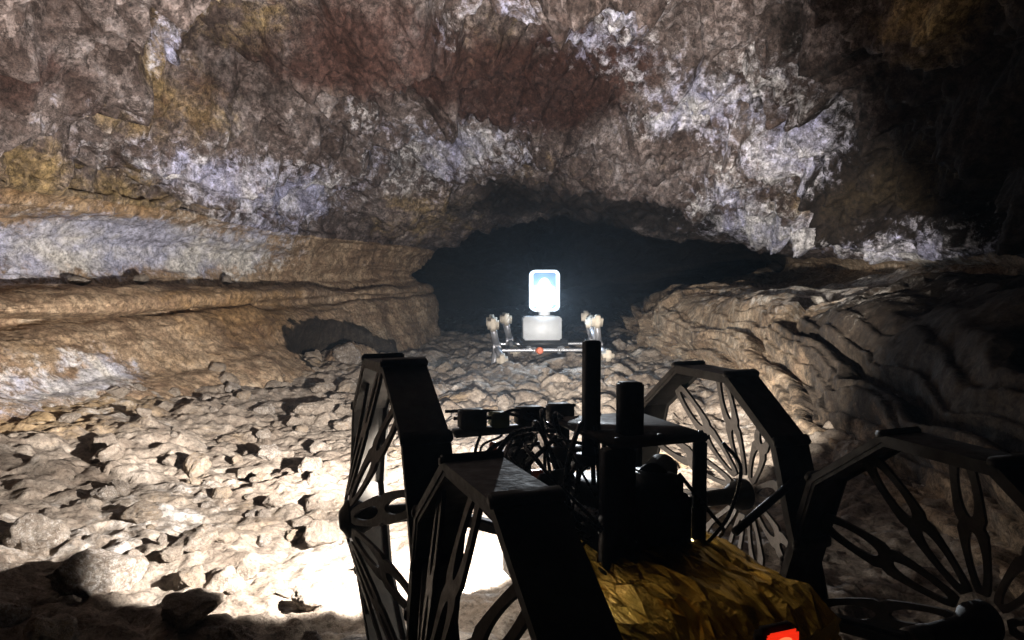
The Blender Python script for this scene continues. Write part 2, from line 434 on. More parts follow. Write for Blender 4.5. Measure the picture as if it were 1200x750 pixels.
# mineral deposits and dark patches painted as shade: (channel, centre, radii, amount)
STAINS_SHADE = [
    (2, (-0.23, 5.04, 2.12), (1.4, 1.23, 0.3), 0.34),
    (2, (0.41, 6.01, 2.15), (0.93, 0.99, 0.3), 0.3),
    (2, (-1.84, 4.62, 1.93), (0.64, 0.57, 0.3), 0.22),
    (2, (-2.31, 3.7, 1.71), (0.32, 0.58, 0.3), 0.25),
    (2, (-0.91, 4.44, 2.08), (0.61, 1.14, 0.3), 0.22),
    (2, (0.6, 5.26, 2.33), (0.44, 1.09, 0.3), 0.2),
    (2, (-2.14, 4.8, 1.49), (0.54, 0.82, 0.3), 0.15),
    (3, (-1.19, 5.22, 2.02), (0.76, 0.57, 0.3), 0.16),
    (3, (-1.58, 4.63, 1.98), (0.6, 0.59, 0.3), 0.16),
    (3, (-2.69, 4.13, 1.38), (0.22, 0.67, 0.3), 0.22),
    (3, (0.39, 8.52, 1.6), (1.88, 1.88, 0.3), 0.2),  # shade above the tunnel mouth, put into the roof colour
    (3, (-0.32, 7.08, 1.85), (0.61, 0.51, 0.3), 0.12),
    (3, (-2.32, 4.25, 1.69), (0.22, 0.3, 0.3), 0.12),
    (3, (1.36, 7.03, 1.84), (0.82, 1.41, 0.3), 0.08),
    (1, (-1.6, 4.27, 2.19), (0.49, 0.57, 0.3), 0.3),
    (1, (-2.22, 4.39, 1.77), (0.24, 0.36, 0.3), 0.3),
    (1, (-1.96, 4.72, 1.78), (0.29, 0.68, 0.3), 0.3),
    (1, (-2.65, 4.14, 1.45), (0.21, 0.47, 0.3), 0.18),
    (1, (-0.7, 7.62, 1.46), (1.24, 1.23, 0.34), 0.2),
    (1, (2.3, 4.37, 1.29), (0.43, 0.79, 0.32), 0.42),
    (1, (1.78, 3.09, 1.8), (0.37, 0.45, 0.3), 0.35),
    (1, (-1.93, 4.25, 2.02), (0.28, 0.3, 0.3), 0.15),
    (1, (0.16, 7.18, 1.87), (0.71, 1.3, 0.3), 0.15),
    (1, (-1.12, 8.14, 1.19), (0.77, 0.89, 0.3), 0.15),
    (1, (2.31, 5.61, 1.33), (0.26, 1.71, 0.3), 0.25),
    (1, (-0.06, 4.92, 2.25), (0.74, 0.45, 0.3), 0.12),
    (0, (1.43, 5.73, 2.04), (0.5, 0.66, 0.3), 0.26),
    (0, (1.07, 5.55, 2.07), (0.45, 0.79, 0.3), 0.22),
    (0, (1.64, 4.73, 1.98), (0.39, 0.64, 0.3), 0.24),
    (0, (1.97, 5.08, 1.67), (0.31, 0.78, 0.39), 0.28),
    (0, (1.75, 6.12, 1.59), (0.45, 1.54, 0.35), 0.2),
    (0, (2.33, 7.26, 1.34), (0.85, 1.88, 0.3), 0.26),
    (0, (2.63, 6.94, 1.12), (0.68, 1.78, 0.3), 0.24),
    (0, (0.0, 4.41, 2.32), (0.85, 0.42, 0.3), 0.2),
    (0, (-1.89, 4.32, 2.02), (0.38, 0.33, 0.3), 0.25),
    (0, (-1.94, 5.13, 1.45), (1.05, 1.88, 0.31), 0.27),
    (0, (-0.95, 6.95, 1.79), (1.29, 1.46, 0.49), 0.18),
    (0, (-0.31, 6.72, 1.98), (0.77, 0.99, 0.3), 0.18),
    (0, (-1.94, 6.76, 1.38), (0.65, 0.99, 0.3), 0.2),
    (0, (0.58, 5.15, 2.41), (0.51, 1.0, 0.3), 0.22),
    (0, (0.7, 6.8, 1.96), (0.77, 0.97, 0.32), 0.12),
    (0, (-1.13, 5.54, 1.98), (0.4, 0.6, 0.3), 0.14),
    (0, (0.88, 4.33, 2.19), (0.45, 0.89, 0.3), 0.14),
    (0, (-2.89, 5.02, 0.92), (0.49, 1.47, 0.3), 0.3),
    (0, (-2.47, 6.32, 0.97), (0.76, 1.35, 0.3), 0.22),
    (0, (-2.17, 3.46, 0.2), (0.52, 0.85, 0.3), 0.24),
    (0, (-2.17, 3.83, 0.29), (0.15, 0.44, 0.3), 0.25),
    (0, (2.76, 5.58, 0.91), (0.63, 1.88, 0.3), 0.28),
    (0, (2.09, 4.53, 0.64), (0.62, 1.38, 0.3), 0.2),
    (0, (2.12, 6.13, 0.61), (1.26, 1.88, 0.3), 0.2),
    (1, (-1.89, 5.45, 0.37), (0.56, 1.41, 0.48), 0.3),
    (1, (-2.41, 3.66, 0.42), (0.26, 0.47, 0.3), 0.2),
    (1, (-2.76, 5.01, 1.21), (1.12, 1.56, 0.3), 0.28),
    (1, (-2.28, 5.64, 0.59), (1.18, 1.88, 0.3), 0.15),
    (2, (-1.87, 5.4, 0.35), (0.34, 1.01, 0.38), 0.18),
    (2, (-1.35, 7.85, 1.08), (0.99, 1.88, 0.53), 0.15),
    (3, (-2.87, 4.88, 0.75), (0.5, 1.34, 0.3), 0.2),
    (2, (-2.88, 5.02, 1.04), (0.38, 1.32, 0.3), 0.2),
    (3, (1.56, 2.7, 0.44), (1.74, 1.88, 0.5), 0.4),  # shadow on the near right ledge, put into its colour
    (3, (2.1, 7.95, 1.36), (1.88, 1.88, 0.3), 0.2),
]
# dark stains inside the pale band of the recess
for y_, z_ in ((4.6, .95), (5.3, .9), (6.1, .9), (5.8, 1.0)): paint(3, (-3.0, y_, z_), (.8, .28, .22), .5)
for ch, c, r, a in STAINS_SHADE: paint(ch, c, (r[0] * 1.2, r[1] * 1.2, r[2] * 1.2), a * ((.75 if c[0] < -1.6 and c[2] < .8 else .8) if ch == 1 else 1.3 if ch == 2 else (1.75 if c[0] < -2.2 else 1.1) if ch == 0 else 1.3))
stain_shade[:, 3] += 1.0 * (1 - sstep(.85, 1.12, arch_shadow + .12 * med)) * (tt < 5)  # arch-shaped cast shadow painted black on the bank
# black coating with painted-in shade on the far right flank of the roof
stain_shade[:, 3] += .30 * sstep(1.2, 2.0, V[:, 0] + .10 * rid + .45 * mid) * (1 - sstep(5, 6.5, yy)) * w_ceil
stain_shade[:, 3] += .35 * sstep(1.7, 2.6, V[:, 0] + .1 * rid + .3 * mid) * (1 - sstep(5, 6.5, yy)) * w_ceil
stain_shade[:, 3] += .62 * sstep(1.3, 2.0, V[:, 0] + .2 * rid) * (1 - sstep(3.6, 4.6, yy)) * w_right  # right ledge blackened in its colour as shade
stain_shade[:, 3] += .16 * sstep(6.2, 8.4, yy + .4 * mid) * w_ceil  # fade into darkness towards the mouth, painted on the roof
# the deep end past the narrow mouth is coloured black to read as unlit
stain_shade[:, 3] += .7 * sstep(8.9, 10.2, yy)
stain_shade = np.clip(stain_shade, 0, 1)
iL = int(np.argmin(np.abs(ts - 9.0))) ; iR = int(np.argmin(np.abs(ts - 17.0)))
Vg = V.reshape(nt_, ny_, 3); Sg = stain_shade.reshape(nt_, ny_, 4)
def shell(name, i0, i1, mat):
    o = grid_mesh(name, Vg[i0:i1 + 1].reshape(-1, 3), i1 - i0 + 1, ny_, M[mat], Sg[i0:i1 + 1].reshape(-1, 4), flip=not flipm)
    return tag(o, kind='structure')
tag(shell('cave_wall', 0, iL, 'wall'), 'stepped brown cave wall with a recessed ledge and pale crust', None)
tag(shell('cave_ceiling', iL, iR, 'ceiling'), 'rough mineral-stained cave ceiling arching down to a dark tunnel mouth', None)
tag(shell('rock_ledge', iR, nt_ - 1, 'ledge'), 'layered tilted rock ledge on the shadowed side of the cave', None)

# ------------------------------------------------------------------ cave floor
WHEELS = {'fl': (-.216, 1.352, .29), 'rl': (-.018, .838, .212), 'fr': (.438, 1.602, .245), 'rr': (.648, 1.089, .192)}
WR = .30
def floor_z(x, y, detail=True):
    x = np.asarray(x, float); y = np.asarray(y, float)
    z = -.10 + .10 * sstep(.6, 2.0, y) - .02 * x * (1 - sstep(2, 3, y))
    z = z + .16 * sstep(-1.0, -2.3, x) * (1 - .3 * sstep(5, 7, y)) + .10 * sstep(.9, 1.6, x)
    z = z + .02 * sstep(3, 6, y)
    if detail:
        p = np.stack([x, y, np.zeros_like(x)], 1)
        wx = x + .06 * fbm(p * 3, 2, 80); wy = y + .06 * fbm(p * 3, 2, 90)
        z = z + .05 * fbm(p * .9, 3, 81) + .024 * fbm(p * 3.0, 4, 82) + .010 * ridged(p * 5.5, 3, 88)
        m0 = sstep(3.4, 4.6, y + 1.2 * (x + .6))
        f1, f2, c = worley2(wx / .21, wy / .17, 12)
        e = f2 - f1
        cob = (.35 + .65 * c) * np.sqrt(np.clip(e, 0, 1)) * .11 * m0 + (1 - m0) * np.clip(c - .25, 0, 1) * np.clip(1 - 3.6 * f1 * f1, 0, 1) * .060
        f1s, f2s, cs = worley2(wx / .085, wy / .075, 13)
        sm = np.clip(cs - .1, 0, 1) * np.clip(1 - 2 * f1s * f1s, 0, 1) * .021
        m1 = sstep(3.6, 4.6, y) * (1 - .4 * sstep(-1, -1.6, x))
        m2 = sstep(-.25, .2, fbm(p * 1.6, 3, 83)) * .9 + .1
        z = z + cob * (m1 * .8 + (1 - m1) * .8 * m2) + sm * (.5 + .5 * m2) - .03
        z = z + .014 * fbm(p * 15, 4, 84)
    for wx_, wy_, wz_ in WHEELS.values():
        d = np.sqrt(((x - wx_)) ** 2 + ((y - wy_)) ** 2)
        k = 1 - sstep(.10, .32, d)
        z = z * (1 - k) + (wz_ - WR + .012) * k
    return z
fy = [-4.]
while fy[-1] < 22: fy.append(fy[-1] + (.08 if fy[-1] < .7 else .0065 if fy[-1] < 2.2 else .0065 + (fy[-1] - 2.2) * .0028 if fy[-1] < 11 else .15))
fy = np.array(fy)
fx = np.concatenate([np.arange(-4, -2.2, .03), np.arange(-2.2, 1.5, .0085), np.arange(1.5, 5, .04)])
X, Y = np.meshgrid(fx, fy, indexing='ij')
Z = floor_z(X.ravel(), Y.ravel())
FV = np.stack([X.ravel(), Y.ravel(), Z], 1)
# sideways wobble gives the chunks undercut, less heightfield-like flanks
pf = FV * [1, 1, 1]
wob = .012 * fbm(pf * 14, 3, 91); wob2 = .012 * fbm(pf * 14, 3, 97)
FV[:, 0] += wob; FV[:, 1] += wob2
fs = np.zeros((len(FV), 4)); nb = fbm(pf * 1.3, 3, 101)
fs[:, 0] = .41 + .15 * nb; fs[:, 1] = .40 + .2 * fbm(pf * 1.1, 3, 105) + .12 * sstep(-1.2, -2, FV[:, 0]); fs[:, 2] = .36; fs[:, 3] = .26
fs[:, 3] += .5 * sstep(9.0, 10.2, FV[:, 1])  # floor past the mouth darkened in colour to read as unlit
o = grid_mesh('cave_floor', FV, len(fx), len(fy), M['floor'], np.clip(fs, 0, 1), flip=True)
tag(o, 'pale rubble-strewn cave floor', kind='structure')

# ------------------------------------------------------------------ loose stones
def stone_mesh(seed, squash=.7):
    bm = bmesh.new(); bmesh.ops.create_icosphere(bm, subdivisions=5, radius=1)
    co = np.array([v.co for v in bm.verts]); r = np.random.default_rng(seed)
    for k in range(14):                                            # facet planes
        n = r.normal(size=3); n /= np.linalg.norm(n); off = r.uniform(.62, .9)
        dd = co @ n - off; co = co - np.clip(dd, 0, None)[:, None] * n * .88
    co = co * (1 + .16 * fbm(co * 1.3 + seed, 3, seed)[:, None] + .06 * fbm(co * 5 + seed, 3, seed + 5)[:, None])
    co *= np.array([1, r.uniform(.7, .95), squash * r.uniform(.75, 1.05)])
    for v, c in zip(bm.verts, co): v.co = c
    me = bpy.data.meshes.new('stone'); bm.to_mesh(me); bm.free()
    me.polygons.foreach_set('use_smooth', [True] * len(me.polygons))
    at = me.attributes.new('stain_shade', 'FLOAT_COLOR', 'POINT')
    s_ = np.zeros((len(co), 4)); s_[:] = (.42 + r.uniform(-.08, .1), .38 + r.uniform(-.1, .12), .36, .27)
    at.data.foreach_set('color', s_.astype(np.float32).ravel())
    return me
def stone_mat(i):
    return M['floor']
stone_meshes = [stone_mesh(200 + i) for i in range(9)]
for me in stone_meshes: me.materials.append(M['floor'])
def put_stone(i, x, y, s, label, group=None, sink=.3, z=None, name='stone'):
    o = bpy.data.objects.new(name, stone_meshes[i % len(stone_meshes)]); C.objects.link(o)
    zz = float(floor_z([x], [y])[0]) if z is None else z
    o.location = (x, y, zz + s * (.55 - sink)); o.scale = (s, s, s)
    o.rotation_euler = (random.uniform(-.3, .3), random.uniform(-.3, .3), random.uniform(0, 6.28))
    return tag(o, label, 'stone', group)
FLOOR_STONES = [
    (-1.02, 1.78, .115, 'large knobbly pale boulder in the shaded near corner of the cave floor'),
    (-.72, 1.62, .075, 'flat pale stone at the front edge of the shaded corner'),
    (-1.28, 1.95, .085, 'rounded brown stone behind the large boulder in the shaded corner'),
    (-.86, 1.98, .06, 'small upright stone between the shaded corner and the bright ground'),
    (-.48, 1.72, .05, 'small pale stone nearest the spoked wheel in the shade'),
    (-.58, 1.52, .055, 'angular brown stone halfway along the shaded front edge'),
    (-.98, 1.52, .06, 'low broken stone in front of the large boulder'),
    (-.42, 1.50, .04, 'small broken stone at the bottom edge beside the front wheel'),
    (-.80, 1.80, .045, 'small round stone just right of the large boulder'),
    (-1.16, 1.60, .08, 'broad pale slab of stone at the very corner of the foreground')]
for i, (x, y, s_, lab) in enumerate(FLOOR_STONES): put_stone(i, x, y, s_, lab, 'foreground stones in the shaded corner')
for i, (x, y, z, s_, lab) in enumerate(((-2.78, 4.75, .70, .07, 'dark pointed stone on the wall shelf, nearest of three'),
        (-2.55, 5.1, .72, .065, 'dark rounded stone on the wall shelf, middle of three'),
        (-2.35, 6.1, .72, .06, 'small dark stone on the wall shelf, farthest of three'))):
    put_stone(i + 3, x, y, s_, lab, 'stones on the wall shelf', z=z)
put_stone(2, -1.36, 6.0, .17, 'lit pale boulder in front of the painted arch shadow at the foot of the bank', sink=.35)
n_ = 0
while n_ < 215:
    y = 1.75 + 6.3 * random.random() ** 1.5; x = random.uniform(-.42 * y - .35, .16 * y + .25)
    if any((x - a) ** 2 + (y - b) ** 2 < .42 ** 2 for a, b, _ in WHEELS.values()) or (-.35 < x < .5 and y < 2.05) or (abs(x - .26) < .6 and 6.0 < y < 7.1): continue
    s_ = random.choice((.012, .014, .016, .02, .025, .034, .055)) * (1 + .12 * (y - 2))
    put_stone(n_, x, y, s_, 'loose pale stone lying in the rubble of the cave floor', 'loose stones scattered over the cave floor', sink=.22); n_ += 1

n_ = 0
while n_ < 75:
    y = random.uniform(1.95, 5.0); x = random.uniform(-.5 * y - .35, -.45)
    if (x + .216) ** 2 + (y - 1.352) ** 2 < .5 ** 2: continue
    put_stone(n_ + 2, x, y, random.choice((.022, .028, .035, .045, .06)) * (1 + .1 * (y - 2)), 'loose pale stone lying in the rubble of the cave floor', 'loose stones scattered over the cave floor', sink=.12); n_ += 1

# ------------------------------------------------------------------ foreground rover
YAW = R_(21)
root = empty('rover', (.21, 1.22, 0), YAW)
tag(root, 'large gold-foil rover with dark spoked wheels seen from behind in the foreground', 'rover')
def rim_mb():
    mb = MB(); n = 10; W = .039; t = .012
    for ring in ((WR, WR - t),):
        verts = []; faces = []
        for k in range(n):
            a = 2 * math.pi * (k + .5) / n
            for r in ring:
                for x in (-W, W):
                    verts.append((x, r * math.sin(a), r * math.cos(a)))
        for k in range(n):
            a, b = k * 4, ((k + 1) % n) * 4
            faces += [(a, a + 1, b + 1, b), (a + 2, b + 2, b + 3, a + 3), (a, b, b + 2, a + 2), (a + 1, a + 3, b + 3, b + 1)]
        mb.add(verts, faces)
    # inner stiffening lips on both edges
    for x0 in (-W + .002, W - .006):
        verts = []; faces = []
        for k in range(n):
            a = 2 * math.pi * (k + .5) / n
            for r in (WR - t + .001, WR - t - .007):
                for x in (x0, x0 + .004): verts.append((x, r * math.sin(a), r * math.cos(a)))
        for k in range(n):
            a, b = k * 4, ((k + 1) % n) * 4
            faces += [(a, a + 1, b + 1, b), (a + 2, b + 2, b + 3, a + 3), (a, b, b + 2, a + 2), (a + 1, a + 3, b + 3, b + 1)]
        mb.add(verts, faces)
    return mb
def grouser_mb(k):
    mb = MB(); a = 2 * math.pi * (k + .5) / 10
    q_ = Quaternion((1, 0, 0), -a)
    mb.box(q_ @ Vector((0, 0, WR + .0)), (.083, .020, .014), .003, q_)
    return mb
def spoke_mb(k, off):
    """flat tapered blade with two long slots, running from the hub out to the rim."""
    mb = MB(); n = 28; r0, r1 = .045, WR * .955 - .012; x0, x1 = .085, .02 + off
    def half(r):
        f = (r - r0) / (r1 - r0); return .009 + .013 * math.sin(math.pi * min(1, max(0, f * .9 + .05))) ** .8 + .006 * f
    segs = [(r0, (r0 + r1) / 2), ((r0 + r1) / 2, r1)]
    a0 = 2 * math.pi * k / 10
    def place(u, r, dx):
        f = (r - r0) / (r1 - r0); x = x0 + (x1 - x0) * f + dx
        return (x, u * math.cos(a0) + r * math.sin(a0), -u * math.sin(a0) + r * math.cos(a0))
    for (ra, rb) in segs:
        rc = (ra + rb) / 2; L = (rb - ra) / 2; outer = []; inner = []
        for j in range(n):
            th = 2 * math.pi * j / n; c, s_ = math.cos(th), math.sin(th)
            m = max(abs(c), abs(s_)); uu, vv = c / m, s_ / m
            r = rc + vv * L; outer.append((uu * half(r), r))
            ri = rc + s_ * L * .80; inner.append((c * half(ri) * .50, ri))
        verts = []; faces = []
        for dx in (-.003, .003):
            verts += [place(u, r, dx) for u, r in outer] + [place(u, r, dx) for u, r in inner]
        for j in range(n):
            j2 = (j + 1) % n
            faces += [(j, j2, n + j2, n + j), (2 * n + j, 3 * n + j, 3 * n + j2, 2 * n + j2),
                      (j, 2 * n + j, 2 * n + j2, j2), (n + j, n + j2, 3 * n + j2, 3 * n + j)]
        mb.add(verts, faces)
    return mb
rim_o = rim_mb().build('wheel', M['wheel'], root, angle=15)
for k in range(10):
    spoke_mb(k, 0).build('spoke', M['spoke'], rim_o)
    grouser_mb(k).build('grouser', M['wheel'], rim_o)
MB().lathe([(-.035, .012), (-.03, .016), (.04, .018), (.07, .034), (.09, .034), (.094, .026), (.102, .016), (.104, .0)], n=28).build('hub', M['wheel'], rim_o)
def place_wheel(w, key):
    x, y, z = WHEELS[key]; d = Vector((x - .21, y - 1.22, 0)); d.rotate(Quaternion((0, 0, 1), -YAW))
    w.location = (d.x, d.y, z); w.rotation_euler = ({'fl': .05, 'rl': 0., 'fr': .0, 'rr': .02}[key], 0, 0 if key in ('fr', 'rr') else math.pi)
    return d
for i, key in enumerate(('fl', 'rl', 'fr', 'rr')):
    w = rim_o if i == 0 else copy_tree(rim_o, root)
    d = place_wheel(w, key); sx = 1 if d.x > 0 else -1
    mb = MB(); zz = WHEELS[key][2]
    mb.beam((sx * .12, d.y * .55, zz * .3 + .17), (sx * .29, d.y, zz), .024, .022, .005)
    mb.lathe([(-.02, .014), (-.017, .018), (.017, .018), (.02, .014)], n=20, mtx=Matrix.Translation((sx * .31, d.y, zz)))
    mb.build('suspension_arm', M['grey'], root)

# body: chassis and foil
mb = MB(); mb.box((0, .02, .19), (.25, .60, .12), .008); mb.build('chassis', M['black'], root)
def foil_mb():
    r = np.random.default_rng(5); nu, nv = 52, 11
    pa = np.array([(-.150, .175), (-.146, .21), (-.118, .292), (-.09, .306), (.0, .312), (.09, .302), (.125, .29), (.150, .22), (.152, .175)])
    seg = np.concatenate([[0], np.cumsum(np.linalg.norm(np.diff(pa, axis=0), axis=1))]); pts = []
    for j in range(nv):
        for i in range(nu):
            u = (i + .9 * math.sin(j * .9) * (0 < i < nu - 1) * .45 + (r.uniform(-.42, .42) if 0 < i < nu - 1 else 0) + .5 * (j % 2) * (0 < i < nu - 1)) / (nu - 1)
            y = -.325 + .385 * (j + (r.uniform(-.42, .42) if 0 < j < nv - 1 else 0)) / (nv - 1)
            y += .02 * math.sin(u * 9)
            d_ = np.clip(u, 0, 1) * seg[-1]; x = np.interp(d_, seg, pa[:, 0]); z = np.interp(d_, seg, pa[:, 1])
            droop = .030 * max(0, (-.24 - y) / .085) ** 2
            nx, nz = (x * 5, 1) if z > .29 else (np.sign(x), .35); L = math.hypot(nx, nz)
            h = r.normal() * .0030 + .007 * math.sin(y * 31 + x * 40) * math.sin(x * 55 + 2)
            pts.append((x * (1 + .05 * (y + .1)) + nx / L * h, y, z - droop * (1 if z > .25 else .3) + nz / L * h))
    F = []
    for j in range(nv - 1):
        for i in range(nu - 1):
            a_, b_, c_, d_ = j * nu + i, j * nu + i + 1, (j + 1) * nu + i + 1, (j + 1) * nu + i
            F += [(a_, b_, c_), (a_, c_, d_)] if (i + j) % 2 else [(a_, b_, d_), (b_, c_, d_)]
    F.append(tuple(range(nu))[::-1]); F.append(tuple((nv - 1) * nu + j for j in range(nu)))
    return MB().add(pts, F)
fo = foil_mb().build('foil_blanket', M['foil'], root, smooth=False)
# tail light on the rear face
tl = MB(); tl.box((-.01, -.347, .280), (.06, .024, .034), .008); tl = tl.build('tail_light', M['black'], root)
MB().box((-.01, -.361, .284), (.048, .010, .022), .0045).build('lens', M['red'], tl)
MB().lathe([(0, .0075), (.002, .006), (.003, .003)], n=20, mtx=Matrix.Translation((-.012, -.366, .284)) @ Matrix.Rotation(-math.pi / 2, 4, 'Z') @ Matrix.Diagonal((1, 1.6, .8, 1))).build('bulb', M['red_core'], tl)

# raised electronics deck
mb = MB()
PX0, PX1, PY0, PY1, PZ = -.10, .07, -.10, .12, .475
mb.box(((PX0 + PX1) / 2, (PY0 + PY1) / 2, PZ), (PX1 - PX0, PY1 - PY0, .012), .003); deck = mb.build('deck_plate', M['plate'], root)
for (x, y, w, dd) in ((PX1 - .01, PY0 + .012, .018, .02), (PX0 + .012, PY0 + .012, .05, .03), (PX1 - .01, PY1 - .012, .018, .02), (PX0 + .012, PY1 - .012, .02, .02)):
    MB().box((x, y, (.27 + PZ - .006) / 2), (w, dd, PZ - .006 - .27), .003).build('deck_post', M['black'], root)
mb = MB(); mb.box((-.03, .005, .335), (.15, .2, .10), .006); mb.box((.0, -.06, .40), (.05, .08, .035), .004); mb.build('electronics_box', M['black'], root)
mb = MB(); mb.lathe([(-.04, .02), (-.036, .026), (.036, .026), (.04, .02)], n=18, mtx=Matrix.Translation((.02, -.03, .405)) @ Matrix.Rotation(.8, 4, 'Z')); mb.build('motor', M['plate'], root)
mb = MB(); mb.box((-.085, .005, .525), (.024, .024, .20), .002); mb.box((-.085, .005, .432), (.05, .05, .012), .002); mb.build('mast', M['black'], root)
mb = MB(); mb.box((-.045, -.05, .52), (.034, .034, .085), .003); mb.build('antenna_post', M['black'], root)
# sensor bar with connector blocks
mb = MB(); mb.box((-.14, .17, .455), (.26, .03, .012), .002); bar = mb.build('sensor_bar', M['grey'], root)
for i, (x, w, h) in enumerate(((-.235, .045, .034), (-.185, .03, .026), (-.125, .05, .032), (-.065, .045, .034))):
    MB().box((x, .17, .461 + h / 2), (w, .036, h), .003).build('connector_block', M['green'] if i == 1 else M['plate'], root)
mb = MB(); mb.box((-.14, .17, .37), (.03, .02, .165), .002); mb.build('bar_bracket', M['grey'], root)
# orange front fender and bracket
mb = MB(); mb.box((-.15, .33, .315), (.26, .02, .03), .003); mb.build('front_bumper', M['orange'], root)
mb = MB(); mb.box((-.19, .21, .36), (.013, .013, .13), .002, Quaternion((0, 1, 0), .15)); mb.build('orange_strut', M['orange'], root)
# cables
random.seed(21)
for i in range(26):
    x0 = random.uniform(-.2, -.04); y0 = random.uniform(.02, .17)
    a = (x0, y0, random.uniform(.43, .475)); b = (random.uniform(-.12, -.0), random.uniform(-.06, .1), random.uniform(.29, .36))
    mid = (min(a[0], b[0]) - random.uniform(-.03, .07), (a[1] + b[1]) / 2 - random.uniform(0, .05), random.uniform(.34, .5))
    m2 = ((a[0] + b[0]) / 2 + random.uniform(-.05, .03), b[1] - random.uniform(-.02, .05), random.uniform(.28, .36))
    MB().tube(bez([a, mid, m2, b], 9), random.choice((.0022, .003, .0042)), 7).build('cable', M['cable'], root)
for (p) in ([(-.26, .2, .475), (-.2, .17, .478), (-.15, .16, .49), (-.1, .12, .46), (-.09, .03, .43)],
            [(-.27, .22, .485), (-.2, .19, .487), (-.14, .15, .475), (-.12, .08, .45)],
            [(-.02, .2, .485), (-.1, .18, .482), (-.15, .15, .45), (-.13, .1, .40)],
            [(.11, -.08, .46), (.13, -.1, .42), (.1, -.11, .35), (.06, -.1, .3)],
            [(.02, -.09, .42), (.06, -.12, .36), (.09, -.11, .33), (.1, -.09, .31)]):
    MB().tube(bez(p, 9), .0032, 7).build('cable', M['cable'], root)
for p_, r_c in (([(-.10, .10, .46), (-.20, .06, .47), (-.255, .03, .40), (-.22, .03, .33), (-.12, .05, .31)], .0045),
                ([(-.12, .12, .46), (-.23, .09, .44), (-.26, .07, .37), (-.20, .06, .31), (-.10, .03, .32)], .004),
                ([(-.06, .08, .47), (-.11, .0, .485), (-.15, -.04, .42), (-.13, -.03, .34), (-.06, .0, .31)], .0045),
                ([(-.22, .16, .46), (-.25, .1, .42), (-.20, .07, .35), (-.16, .08, .30)], .003)):
    MB().tube(bez(p_, 10), r_c, 8).build('cable', M['cable'], root)
for c_, sz_, rot_, mt_ in (((-.14, .03, .385), (.07, .012, .05), .4, 'grey'), ((-.10, .06, .43), (.05, .05, .018), .1, 'plate'), ((-.17, .10, .33), (.05, .04, .06), .2, 'plate'), ((-.12, -.03, .36), (.012, .09, .016), .5, 'alu')):
    MB().box(c_, sz_, .003, Quaternion((0, 0, 1), rot_)).build('module', M[mt_], root)
for bx_, by_ in ((-.09, -.09), (-.09, .11), (.06, -.09), (.06, .11), (-.015, .11), (-.015, -.09)):
    MB().lathe([(.480, .0045), (.4845, .0045), (.4855, .003)], 'Z', 6, Matrix.Translation((bx_, by_, 0))).build('bolt', M['grey'], deck)
# slanted rod and small pin on the right flank
mb = MB(); mb.tube([(.172, -.034, .29), (.345, .007, .359)], .0075, 10); mb.build('strut_rod', M['black'], root)
# headlamp pods under the front edge
for x in (-.08, .08):
    hl = MB(); hl.box((x, .385, .335), (.05, .05, .05), .006); hl.box((x, .37, .28), (.016, .016, .08), .002); hl = hl.build('headlight', M['black'], root)
    MB().lathe([(0, .019), (.004, .019), (.006, .012)], n=20, mtx=Matrix.Translation((x, .4105, .335)) @ Matrix.Rotation(math.pi / 2, 4, 'Z')).build('lens', M['headlens'], hl)

# ------------------------------------------------------------------ far rover
FR = empty('rover', (.265, 6.55, 0), R_(4))
FR.location.z = -.045
tag(FR, 'small white rover with a glowing lamp on top, facing out of the tunnel', 'rover')
mb = MB(); mb.box((-.02, -.15, .365), (.325, .22, .20), .012); bx = mb.build('enclosure', M['white'], FR)
MB().box((.0, .0, .235), (.40, .5, .05), .005).build('base_plate', M['black'], FR)
for y in (-.36, .28):
    mb = MB(); mb.tube([(-.41, y, .19), (.41, y, .19)], .015, 14); mb.build('cross_rail', M['alu'], FR)
for x in (-.14, .14):
    MB().beam((x, -.37, .205), (x, .30, .205), .03, .02, .003).build('side_rail', M['alu'], FR)
    MB().box((x * .75, -.385, .19), (.03, .03, .06), .004).build('rail_clamp', M['alu'], FR)
mb = MB(); mb.lathe([(0, .022), (.01, .03), (.035, .03), (.045, .02)], n=18, mtx=Matrix.Translation((-.06, -.41, .19)) @ Matrix.Rotation(math.pi / 2, 4, 'Z')); mb.build('connector', M['orange'], FR)
# lamp: stand, lit head inside a clear cage
mb = MB(); mb.lathe([(.41, .09), (.42, .09), (.425, .05), (.45, .05), (.455, .10), (.465, .10)], 'Z', 24); stand = mb.build('lamp_stand', M['white'], FR)
stand.location = (.01, -.1, .05)
lam = MB(); w, h, y0 = .116, .335, -.0
zc = .47 + h / 2
def rrect(y):
    out = []; rc = .035
    for cx, cz, a0 in ((w - rc, .47 + h - rc, 0), (-w + rc, .47 + h - rc, 90), (-w + rc, .47 + rc, 180), (w - rc, .47 + rc, 270)):
        for k in range(6): out.append((cx + rc * math.cos(R_(a0 + 18 * k)), y, cz + rc * math.sin(R_(a0 + 18 * k))))
    return out + out[:1]
for y in (-.06, .06): lam.tube(rrect(y), .012, 10)
for sx in (-1, 1):
    for zz in (.52, .47 + h - .05): lam.tube([(sx * w, -.06, zz), (sx * w, .06, zz)], .009, 10)
lamp = lam.build('lamp', M['lamp_frame'], FR); lamp.location = (.01, -.1, .05)
MB().box((0, 0, .585), (.185, .07, .185), .034).build('light_panel', M['lamp'], lamp)
MB().lathe([(.64, .062), (.68, .058), (.71, .046), (.735, .028), (.745, .01)], 'Z', 24, Matrix.Diagonal((1, .5, 1, 1))).build('light_globe', M['lamp_mid'], lamp)
MB().box((0, .045, .64), (.215, .02, .31), .008).build('light_block', M['lamp_soft'], lamp)
